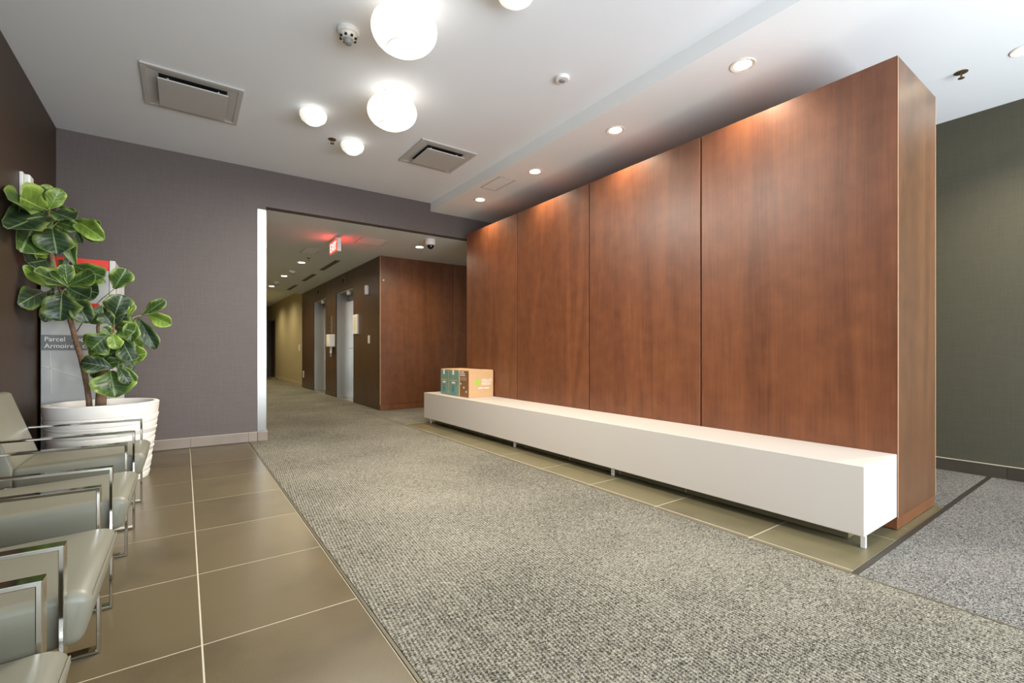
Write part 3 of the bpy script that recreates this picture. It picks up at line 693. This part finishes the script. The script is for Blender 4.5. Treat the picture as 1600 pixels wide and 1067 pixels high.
LEAVES = [
 (67,335,13,359,26,'d',-.15,-.45,.3),(78,336,31,344,26,'d',-.16,-.40,.5),(72,328,32,309,26,'l',-.12,-.38,.0),(76,328,58,292,28,'m',-.12,-.22,.0),
 (78,320,74,290,20,'l',-.10,-.10,0),(76,328,93,297,26,'l',-.14,-.14,.0),(79,330,115,343,18,'d',-.20,-.20,.8),(90,322,118,333,10,'d',-.08,-.05,.5),
 (50,325,13,314,22,'m',-.2,-.50,.2),(54,350,36,386,32,'m',-.12,-.22,0),(81,354,88,393,42,'d',-.22,-.26,.0),(83,345,118,355,18,'m',-.12,-.10,.2),
 (112,340,156,369,24,'l',-.08,-.08,.1),(120,350,151,375,16,'m',-.05,-.02,.1),(114,348,127,380,10,'d',-.08,-.08,0),(138,343,156,351,10,'m',-.02,-.0,0),
 (86,340,102,362,14,'m',-.05,-.05,0),
 (105,447,54,425,24,'m',-.10,-.30,.5),(82,450,44,420,14,'l',-.02,-.25,.2),(75,452,38,470,16,'d',-.02,-.25,.1),(97,456,94,497,48,'d',-.14,-.2,.0),
 (112,460,136,499,28,'d',-.10,-.12,0),(104,449,139,466,17,'d',-.18,-.22,.4),(115,448,153,458,26,'d',-.02,.02,.2),(108,446,147,428,24,'m',-.08,-.06,.2),
 (105,443,102,414,24,'m',-.18,-.22,0),(107,448,82,424,12,'m',-.2,-.22,.3),(112,414,160,432,26,'m',.0,.02,.1),(118,414,100,371,22,'m',.0,.0,.0),
 (138,432,161,440,14,'l',.02,.04,0),(80,405,45,411,20,'d',-.04,-.25,.4),(79,398,58,391,14,'l',-.05,-.2,0),(86,462,71,498,18,'d',.0,-.1,0),
 (110,462,120,498,20,'d',.0,.0,0),(96,430,112,402,14,'d',.0,.03,0),
 (178,451,196,422,32,'m',.02,.03,0),(158,478,141,504,28,'m',.0,-.02,0),(178,496,190,463,40,'d',-.02,-.02,0),(176,508,161,490,24,'d',-.12,-.14,0),
 (176,508,205,517,22,'m',-.10,-.12,.0),(207,496,204,531,22,'m',-.06,-.1,0),(216,496,241,541,24,'d',-.01,.0,0),(222,493,256,470,18,'m',.0,.02,.2),
 (230,491,264,506,19,'l',.0,.0,.1),(199,496,209,476,10,'l',.02,.03,0),(172,520,142,546,42,'m',-.14,-.2,.2),(173,523,162,512,16,'m',-.18,-.2,.3),
 (176,520,181,543,21,'l',-.18,-.2,.2),(188,546,157,560,26,'d',-.08,-.1,.1),(199,561,165,569,18,'m',-.06,-.1,.1),(196,557,226,553,22,'l',-.04,-.04,.1),
 (188,527,206,562,28,'d',-.06,-.08,0),(203,520,216,548,20,'l',-.02,.0,0),(176,574,128,566,30,'d',-.10,-.18,.1),(172,578,179,617,56,'m',-.12,-.16,0),
 (184,572,200,597,18,'d',-.14,-.14,0),(192,571,210,595,15,'m',-.10,-.08,0),(162,545,141,556,18,'l',-.02,-.06,0),(180,540,196,575,22,'d',.02,.0,0),
 (170,500,152,480,16,'d',.04,.04,0),
 (92,405,118,428,22,'m',.06,.08,.1),(96,440,70,442,18,'d',.04,-.05,.2),(98,452,120,484,26,'d',.0,.02,0),(84,450,66,484,22,'d',.04,.0,0),
 (120,425,146,440,20,'m',.06,.08,.1),(74,345,52,356,20,'d',-.02,-.1,.2),(180,515,196,490,20,'d',.05,.06,0),(186,560,206,575,20,'d',.04,.05,.1),
 (168,560,150,590,20,'d',.04,.02,0)]
for L_ in LEAVES:
    leaf(*L_[:6], dz0=L_[6], dz1=L_[7], tilt=L_[8])

# ------------------------------------------------------------------ parcel locker in the corner
LK = (-0.925, -0.475, 5.14, 5.77, 1.755)
lk = thing('parcel_locker', (-0.70, 5.45, 0), 'tall grey parcel locker with a red top band in the corner behind the fig', 'locker')
x0, x1, y0, y1, h = LK
MB().box(x0, x1, y0+0.02, y1, 0.001, h-0.001).build('cabinet', 'locker_side', lk, bevel=0.004)
MB().box(x0, x1-0.04, y0, y0+0.019, 0.12, h-0.085).build('front_panel', 'locker', lk, bevel=0.002, seg=1)
MB().box(x0, x1-0.04, y0, y0+0.019, h-0.083, h).build('top_band', 'red', lk, bevel=0.002, seg=1)
MB().box(x1-0.038, x1, y0-0.004, y0+0.019, 0.05, h+0.002).build('corner_post', 'locker_side', lk, bevel=0.004)
for yy in (5.30, 5.45, 5.60, 5.74):
    MB().box(x1, x1+0.010, yy-0.01, yy+0.01, 0.03, h-0.03).build('side_rib', 'locker_side', lk, bevel=0.002, seg=1)
MB().box(x0, x1-0.04, y0-0.0015, y0-0.0003, 1.002, 1.125).build('grey_band', 'locker_band', lk)
lettering('Parcel', 0.052, 'letter_white', lk, (-0.905, y0-0.0022, 1.074), (1,0,0), (0,0,1), squash=0.96)
lettering('Locker', 0.052, 'letter_white', lk, (-0.745, y0-0.0022, 1.074), (1,0,0), (0,0,1), squash=0.96)
lettering('Armoire à colis', 0.052, 'letter_white', lk, (-0.905, y0-0.0022, 1.020), (1,0,0), (0,0,1), squash=0.96)
MB().box(-0.64, -0.575, y0-0.002, y0-0.0004, 1.345, 1.39).build('emblem', 'red', lk)
MB().prism([(-0.865, 0.66), (-0.86, 0.66), (-0.868, 0.995), (-0.873, 0.995)], y0-0.0016, y0-0.0004).build('printed_line', 'locker_side', lk)
MB().prism([(-0.92, 0.88), (-0.52, 0.70), (-0.52, 0.706), (-0.92, 0.887)], y0-0.0016, y0-0.0004).build('printed_line', 'locker_side', lk)

# device on the brown wall
sd = thing('wall_strobe', (XL, 4.7, 2.17), 'small white alarm device on the brown wall above the fig', 'alarm')
MB().box(XL+0.001, XL+0.02, 4.65, 4.77, 2.09, 2.26).build('back_plate', 'white_plastic', sd, bevel=0.004)
MB().box(XL+0.02, XL+0.055, 4.66, 4.76, 2.10, 2.25).build('housing', 'white_plastic', sd, bevel=0.012, seg=3)
MB().box(XL+0.055, XL+0.062, 4.69, 4.73, 2.12, 2.15).build('lens', 'grey_plastic', sd)

# ------------------------------------------------------------------ ceiling fittings
BIG, SMALL = 25.0, 6.0
def lamp_glow(x, y, z, d, e):
    l = bpy.data.lights.new('lamp_glow', 'AREA'); l.shape = 'DISK'; l.size = d; l.energy = e; l.color = (1.0, 0.94, 0.84)
    o = bpy.data.objects.new('lamp_glow', l); C.objects.link(o); o.location = (x, y, z)
def big_lamp(x, y, label):
    t = thing('ceiling_lamp', (x, y, HC), label, 'lamp', None)
    MB().lathe([(0.0, 0), (0.075, 0), (0.075, -0.018), (0.0, -0.018)], (x, y, HC-0.0005), 32).build('canopy', 'lamp_metal', t, smooth=True)
    prof = [(0.190*math.cos(R(a)), -0.145+0.130*math.sin(R(a))) for a in (88, 78, 68, 58, 48, 38, 28, 18, 9, 0, -9, -18, -28, -38, -48, -58)]
    MB().lathe(prof, (x, y, HC), 48, caps=False).build('shade', 'opal_side', t, smooth=True)
    r0, z0 = prof[-1]
    MB().lathe([(r0+0.0005, z0+0.004), (r0+0.001, z0-0.001), (r0-0.002, z0-0.003), (r0-0.003, z0+0.001)], (x, y, HC), 48, caps=False).build('rim', 'lamp_metal', t, smooth=True)
    MB().lathe([(0.0, z0+0.004), (r0-0.004, z0+0.004), (r0-0.004, z0+0.001), (0.0, z0+0.001)], (x, y, HC), 40).build('diffuser', 'opal', t, smooth=True)
    lamp_glow(x, y, HC+z0-0.012, 0.18, BIG)
big_lamp(1.054, 2.578, 'large glowing round ceiling lamp cut by the top edge of the picture')
big_lamp(1.336, 3.514, 'large glowing round ceiling lamp beside the square vent')
def small_lamp(x, y, label, m='opal_small', core='opal_core'):
    lamp_glow(x, y, HC-0.13, 0.1, SMALL)
    t = thing('small_ceiling_lamp', (x, y, HC), label, 'lamp')
    MB().lathe([(0.0, 0), (0.05, 0), (0.05, -0.03), (0.0, -0.03)], (x, y, HC-0.0005), 24).build('canopy', 'lamp_metal', t, smooth=True)
    MB().lathe([(0.0, -0.031), (0.104, -0.031), (0.107, -0.04), (0.106, -0.06), (0.094, -0.088), (0.064, -0.112), (0.0, -0.112)], (x, y, HC), 40).build('shade', m, t, smooth=True)
    MB().lathe([(0.0, -0.1125), (0.056, -0.1125), (0.048, -0.120), (0.0, -0.122)], (x, y, HC), 32).build('lens', core, t, smooth=True)
small_lamp(0.885, 4.13, 'small white cone ceiling lamp between the smoke detector and the sprinkler')
small_lamp(1.325, 4.53, 'small white cone ceiling lamp beside the sprinkler, nearest the taupe wall')
small_lamp(1.485, 2.06, 'small white ceiling lamp cut by the top edge beside the big lamp')

def vent(x0, x1, y0, y1, label):
    t = thing('ceiling_vent', ((x0+x1)/2, (y0+y1)/2, HC), label, 'vent')
    b = MB()
    fr = 0.035
    z1, z0 = HC-0.0005, HC-0.014
    b.box(x0, x1, y0, y0+fr, z0, z1).box(x0, x1, y1-fr, y1, z0, z1).box(x0, x0+fr, y0+fr, y1-fr, z0, z1).box(x1-fr, x1, y0+fr, y1-fr, z0, z1)
    b.build('frame', 'vent', t, bevel=0.002, seg=1)
    # cone sloping in from the frame
    k = 0.105
    o = [(x0+fr, y0+fr), (x1-fr, y0+fr), (x1-fr, y1-fr), (x0+fr, y1-fr)]; i = [(x0+k, y0+k), (x1-k, y0+k), (x1-k, y1-k), (x0+k, y1-k)]
    vs_ = [(p[0], p[1], HC-0.010) for p in o] + [(p[0], p[1], HC-0.003) for p in i]
    MB().add(vs_, [(a, (a+1)%4, 4+(a+1)%4, 4+a) for a in range(4)]).build('cone', 'vent', t)
    MB().box(x0+0.09, x1-0.09, y0+0.09, y1-0.09, HC-0.0025, HC-0.0008).build('throat', 'black', t)
    MB().box(x0+0.098, x1-0.098, y0+0.098, y1-0.098, HC-0.044, HC-0.034).build('plaque', 'vent', t, bevel=0.003)
    for sx in (x0+0.16, x1-0.16):
        MB().box(sx-0.006, sx+0.006, y0+0.15, y0+0.162, HC-0.034, HC-0.002).build('hanger', 'vent', t)
        MB().box(sx-0.006, sx+0.006, y1-0.162, y1-0.15, HC-0.034, HC-0.002).build('hanger', 'vent', t)
vent(-0.258, 0.381, 4.125, 4.79, 'square white ceiling vent over the fig side of the lobby')
vent(1.845, 2.455, 4.07, 4.675, 'square ceiling vent between the big round lamp and the soffit edge')

def smoke(x, y, z, label, s=1.0, drop=True):
    t = thing('smoke_detector', (x, y, z), label, 'detector')
    MB().lathe([(0, 0), (0.058*s, 0), (0.060*s, -0.014*s), (0.052*s, -0.026*s), (0.0, -0.026*s)], (x, y, z-0.0005), 32).build('base', 'white_plastic', t, smooth=True)
    if drop:
        MB().lathe([(0, -0.026*s), (0.046*s, -0.026*s), (0.040*s, -0.045*s), (0.03*s, -0.052*s), (0.0, -0.052*s)], (x, y, z-0.0005), 32).build('chamber', 'white_plastic', t, smooth=True)
        MB().lathe([(0.022*s, -0.0525*s), (0.026*s, -0.0525*s), (0.018*s, -0.078*s), (0.0, -0.082*s)], (x, y, z-0.0005), 24).build('cage', 'grey_plastic', t, smooth=True)
        for k in range(8):
            a = k*math.pi/4 + 0.2
            MB().cbox((x+0.040*s*math.cos(a), y+0.040*s*math.sin(a), z-0.047*s), (0.012*s, 0.012*s, 0.008*s)).build('slot', 'black', t)
    else:
        MB().lathe([(0.0, -0.0262*s), (0.028*s, -0.0262*s), (0.022*s, -0.034*s), (0.0, -0.036*s)], (x, y, z-0.0005), 24).build('sensor', 'grey_plastic', t, smooth=True)
smoke(0.845, 2.98, HC, 'white smoke detector with a slotted cone on the lobby ceiling', 1.15)
smoke(2.285, 2.58, HC, 'flat round white detector on the ceiling next to the soffit edge', 0.9, drop=False)
smoke(1.773, 10.11, HH, 'white detector on the corridor ceiling between the first two downlights', 1.1)
smoke(1.744, 11.9, HH, 'second white detector down the corridor ceiling', 1.1)

def sprinkler(x, y, z, label):
    t = thing('sprinkler', (x, y, z), label, 'sprinkler')
    MB().lathe([(0, 0), (0.036, 0), (0.036, -0.004), (0.02, -0.010), (0.0, -0.010)], (x, y, z-0.0005), 24).build('escutcheon', 'brass', t, smooth=True)
    for sx in (-0.012, 0.012):
        MB().box(x+sx-0.002, x+sx+0.002, y-0.003, y+0.003, z-0.04, z-0.010).build('arm', 'brass', t)
    MB().lathe([(0, -0.04), (0.018, -0.04), (0.018, -0.0435), (0, -0.0435)], (x, y, z), 16).build('deflector', 'brass', t, smooth=True)
sprinkler(1.155, 4.60, HC, 'small metal sprinkler head between the two small cone lamps')
sprinkler(4.355, 0.81, HS, 'dark sprinkler head on the ceiling before the olive wall')
sprinkler(1.755, 8.56, HH, 'small sprinkler head beside the first corridor downlight')

def downlight(x, y, z, label, e=SPOT, r=0.062, group=None):
    t = thing('downlight', (x, y, z), label, 'downlight', group)
    MB().lathe([(r-0.008, -0.002), (r+0.014, -0.006), (r+0.018, -0.003), (r+0.018, 0.0), (r-0.008, 0.0)], (x, y, z-0.0005), 36, caps=False).build('trim_ring', 'lamp_metal', t, smooth=True)
    MB().lathe([(0, -0.0035), (r-0.009, -0.0035), (r-0.009, -0.0015), (0, -0.0015)], (x, y, z), 36).build('lens', 'lens', t, smooth=True)
    if e: spot('downlight_glow', (x, y, z-0.03), e, col=(1.0, 0.86, 0.66) if y < 5.5 else (1.0, 0.89, 0.64), ang=130 if y < 5.5 else 165)
DL = [(1.635, 'soffit downlight above the partition panel next to its open end', 0),
      (2.755, 'second soffit downlight from the open end of the partition'),
      (3.88, 'third soffit downlight from the open end of the partition'),
      (5.0, 'soffit downlight closest to the taupe header wall')]
for q in DL: downlight(3.05, q[0], HS, q[1])
downlight(4.36, 0.505, HS, 'downlight over the carpet before the olive wall, cut by the picture edge', 70)
downlight(4.36, 2.75, HS, 'unseen fill downlight added behind the partition, closer to the entrance', 36)  # unseen fixture added to lighten the ceiling behind the block
downlight(4.36, 4.6, HS, 'unseen fill downlight added behind the partition, closer to the elevators', 36)  # second added fill fixture, out of view
downlight(1.74, 9.06, HH, 'first downlight along the corridor ceiling', 46)
downlight(1.745, 10.88, HH, 'middle downlight of the corridor ceiling row', 46)
downlight(1.765, 12.75, HH, 'last downlight of the corridor ceiling row before the beige wall', 50)
downlight(2.975, 6.67, HH, 'downlight beside the dome camera', 44)
for y in (15.2, 17.2): spot('downlight_glow', (1.75, y, 2.70), 50, 160, col=(1.0, 0.88, 0.55))  # bare spots for the far corridor, no downlight fixtures here

# dome camera
dc = thing('dome_camera', (2.9, 6.13, HH), 'white dome security camera hanging under the header wall', 'camera')
MB().lathe([(0, 0), (0.072, 0), (0.075, -0.01), (0.075, -0.07), (0.062, -0.085), (0.0, -0.085)], (2.9, 6.13, HH-0.0005), 36).build('housing', 'white_plastic', dc, smooth=True)
MB().lathe([(0.05, -0.086)] + [(0.05*math.cos(a), -0.086-0.052*math.sin(a)) for a in [R(10*k) for k in range(1, 9)]] + [(0.0, -0.138)], (2.9, 6.13, HH-0.0005), 28).build('dome', 'dark_glass', dc, smooth=True)
MB().cbox((2.888, 6.078, HH-0.108), (0.018, 0.012, 0.022)).build('lens', 'grey_plastic', dc, bevel=0.003)

# exit sign
ex = thing('exit_sign', (1.755, 6.87, HH), 'red lit exit sign hanging from the corridor ceiling', 'exit sign')
ey0, ey1, ez0, ez1 = 6.64, 7.06, 2.392, 2.578
MB().box(1.735, 1.787, ey0, ey1, ez0, ez1).build('housing', 'white_plastic', ex, bevel=0.003, seg=1)
MB().box(1.7335, 1.735, ey0+0.02, ey1-0.02, ez0+0.015, ez1-0.015).build('face_plate', 'exit_face', ex)
MB().box(1.787, 1.7885, ey0+0.02, ey1-0.02, ez0+0.015, ez1-0.015).build('face_plate', 'exit_face', ex)
MB().box(1.745, 1.777, 6.78, 6.92, ez1, HH-0.001).build('canopy', 'white_plastic', ex)
lettering('EXIT', 0.17, 'exit_letter', ex, (1.7325, ey1-0.035, ez0+0.032), (0,-1,0), (0,0,1), squash=0.95)

# slot vents and access panels
for k, (a, b_, lab) in enumerate(((8.45, 9.68, 'first long slot vent along the elevator side of the corridor ceiling'),
                                  (10.25, 11.40, 'middle long slot vent along the corridor ceiling'),
                                  (12.15, 13.30, 'last long slot vent along the corridor ceiling'))):
    t = thing('slot_vent', (2.22, (a+b_)/2, HH), lab, 'vent', 'corridor slot vents')
    MB().box(2.17, 2.275, a, b_, HH-0.004, HH-0.0005).build('frame', 'vent', t)
    for s_ in (2.185, 2.228):
        MB().box(s_, s_+0.032, a+0.02, b_-0.02, HH-0.0055, HH-0.0042).build('slot', 'black', t)
def access(x0, x1, y0, y1, z, label):
    t = thing('access_panel', ((x0+x1)/2, (y0+y1)/2, z), label, 'panel')
    g = 0.012
    MB().box(x0, x1, y0, y0+g, z-0.004, z-0.0005).box(x0, x1, y1-g, y1, z-0.004, z-0.0005).box(x0, x0+g, y0+g, y1-g, z-0.004, z-0.0005).box(x1-g, x1, y0+g, y1-g, z-0.004, z-0.0005).build('frame', 'vent', t)
    MB().box(x0+g+0.003, x1-g-0.003, y0+g+0.003, y1-g-0.003, z-0.0035, z-0.0005).build('hatch', 'white_paint', t)
access(2.82, 3.03, 4.2, 4.62, HS, 'faint square access panel on the soffit between two downlights')
access(1.54, 1.78, 7.72, 8.18, HH, 'flush access panel on the corridor ceiling beyond the exit sign')
access(2.05, 2.45, 6.55, 6.95, HH, 'flush access panel on the corridor ceiling between exit sign and dome camera')

# ------------------------------------------------------------------ fittings on the elevator wall
for yy, lab in ((9.77, 'floor indicator plate above the elevator closer to the lobby'), (11.93, 'floor indicator plate above the elevator deeper in the corridor')):
    t = thing('floor_indicator', (XW, yy, 2.44), lab, 'indicator')
    MB().box(XW-0.022, XW-0.001, yy-0.10, yy+0.10, 2.36, 2.53).build('plate', 'brass', t, bevel=0.003, seg=1)
    MB().box(XW-0.024, XW-0.0225, yy-0.06, yy+0.06, 2.40, 2.49).build('screen', 'black', t)
    t = thing('hall_lantern', (XW+0.06, yy-0.11, 2.19), lab.replace('floor indicator plate above', 'white hall lantern tucked under the top of'), 'light')
    MB().box(XW+0.03, XW+0.09, yy-0.16, yy-0.06, 2.155, 2.234).build('housing', 'white_plastic', t, bevel=0.008)
    MB().box(XW+0.027, XW+0.0295, yy-0.14, yy-0.08, 2.17, 2.22).build('lens', 'paper', t)
    t = thing('elevator_notice', (XW+RD, yy, 1.5), lab.replace('floor indicator plate above', 'small black notice on the door of'), 'notice')
    MB().box(XW+RD-0.004, XW+RD-0.0005, yy-0.42, yy-0.20, 1.44, 1.60).build('card', 'black', t)
    MB().box(XW+RD-0.005, XW+RD-0.0042, yy-0.33, yy-0.29, 1.48, 1.56).build('symbol', 'letter_white', t)
t = thing('call_station', (XW, 10.86, 1.6), 'brushed metal call button plate between the two elevators', 'panel')
MB().box(XW-0.012, XW-0.001, 10.78, 10.96, 1.42, 1.80).build('plate', 'brushed', t, bevel=0.002, seg=1)
MB().box(XW-0.012, XW-0.001, 10.80, 10.94, 1.33, 1.40).build('plate', 'black', t, bevel=0.002, seg=1)
for z in (1.5, 1.58): MB().lathe([(0, 0), (0.018, 0), (0.018, 0.006), (0, 0.006)], (0, 0, 0), 16).build('button', 'black', t, rel=False)
for z, o in zip((1.5, 1.58), [q for q in C.objects if q.parent == t and q.name.startswith('button')]):
    o.rotation_euler = (0, R(-90), 0); o.location = Vector((XW-0.0125, 10.87, z)) - t.location
t = thing('sanitizer_dispenser', (XW, 10.7, 1.2), 'white hand sanitizer dispenser on the wall between the elevators', 'dispenser')
MB().box(XW-0.125, XW-0.001, 10.47, 10.73, 1.10, 1.37).build('housing', 'white_plastic', t, bevel=0.012, seg=3)
MB().box(XW-0.075, XW-0.045, 10.56, 10.62, 0.96, 1.10).build('nozzle', 'white_plastic', t, bevel=0.004)
MB().box(XW-0.05, XW-0.02, 10.66, 10.72, 0.88, 1.10).build('tube', 'grey_plastic', t, bevel=0.004)
MB().box(XW-0.13, XW-0.1255, 10.52, 10.68, 1.14, 1.22).build('push_bar', 'paper', t)
t = thing('framed_notice', (XW, 8.95, 1.5), 'cream framed notice on dark wood beside the first elevator', 'notice')
MB().box(XW-0.03, XW-0.001, 8.80, 9.08, 1.33, 1.70).build('frame', 'white_plastic', t, bevel=0.003, seg=1)
MB().box(XW-0.032, XW-0.0305, 8.84, 9.04, 1.37, 1.66).build('paper', 'paper', t)
for k in range(6): MB().box(XW-0.033, XW-0.0322, 8.87, 9.01, 1.62-k*0.04, 1.628-k*0.04).build('printed_line', 'grey_plastic', t)
t = thing('wall_sensor', (XW, 8.22, 2.09), 'small cylindrical white sensor high on the dark wood wall', 'sensor')
MB().lathe([(0, -0.08), (0.03, -0.08), (0.036, -0.06), (0.036, 0.06), (0.03, 0.08), (0, 0.08)], (XW-0.038, 8.22, 2.09), 20).build('housing', 'white_plastic', t, smooth=True)
MB().box(XW-0.02, XW-0.001, 8.19, 8.25, 2.02, 2.16).build('bracket', 'grey_plastic', t)
t = thing('light_switch', (XW, 8.2, 1.2), 'white switch plate on the dark wood near its corner', 'switch')
MB().box(XW-0.008, XW-0.001, 8.15, 8.25, 1.14, 1.28).build('plate', 'white_plastic', t, bevel=0.002, seg=1)
MB().box(XW-0.013, XW-0.0085, 8.18, 8.22, 1.18, 1.24).build('rocker', 'white_plastic', t)
t = thing('wall_outlet', (XW, 13.75, 0.36), 'white outlet low on the dark wood at the end of the elevator wall', 'outlet')
MB().box(XW-0.007, XW-0.001, 13.68, 13.80, 0.28, 0.46).build('plate', 'white_plastic', t, bevel=0.002, seg=1)
for z in (0.33, 0.40): MB().box(XW-0.009, XW-0.0072, 13.71, 13.77, z-0.015, z+0.015).build('socket', 'grey_plastic', t)
t = thing('wall_plate', (XW, 14.3, 1.1), 'small white plate on the beige wall past the elevators', 'switch')
MB().box(XW-0.008, XW-0.001, 14.22, 14.38, 1.02, 1.20).build('plate', 'white_plastic', t, bevel=0.002, seg=1)
MB().box(XW-0.012, XW-0.0085, 14.27, 14.33, 1.07, 1.15).build('rocker', 'white_plastic', t)
t = thing('door_peg', (2.75, YW, 2.2), 'tiny white disc on the reddish wood wall near its corner', 'fitting')
MB().lathe([(0, 0), (0.012, 0), (0.012, 0.01), (0, 0.01)], (0, 0, 0), 16).build('cap', 'white_plastic', t, rel=False)
o = [q for q in C.objects if q.parent == t][-1]; o.rotation_euler = (R(90), 0, 0); o.location = Vector((2.75, YW-0.001, 2.2)) - t.location
MB().box(2.744, 2.756, YW-0.013, YW-0.0112, 2.194, 2.206).build('centre', 'grey_plastic', t)
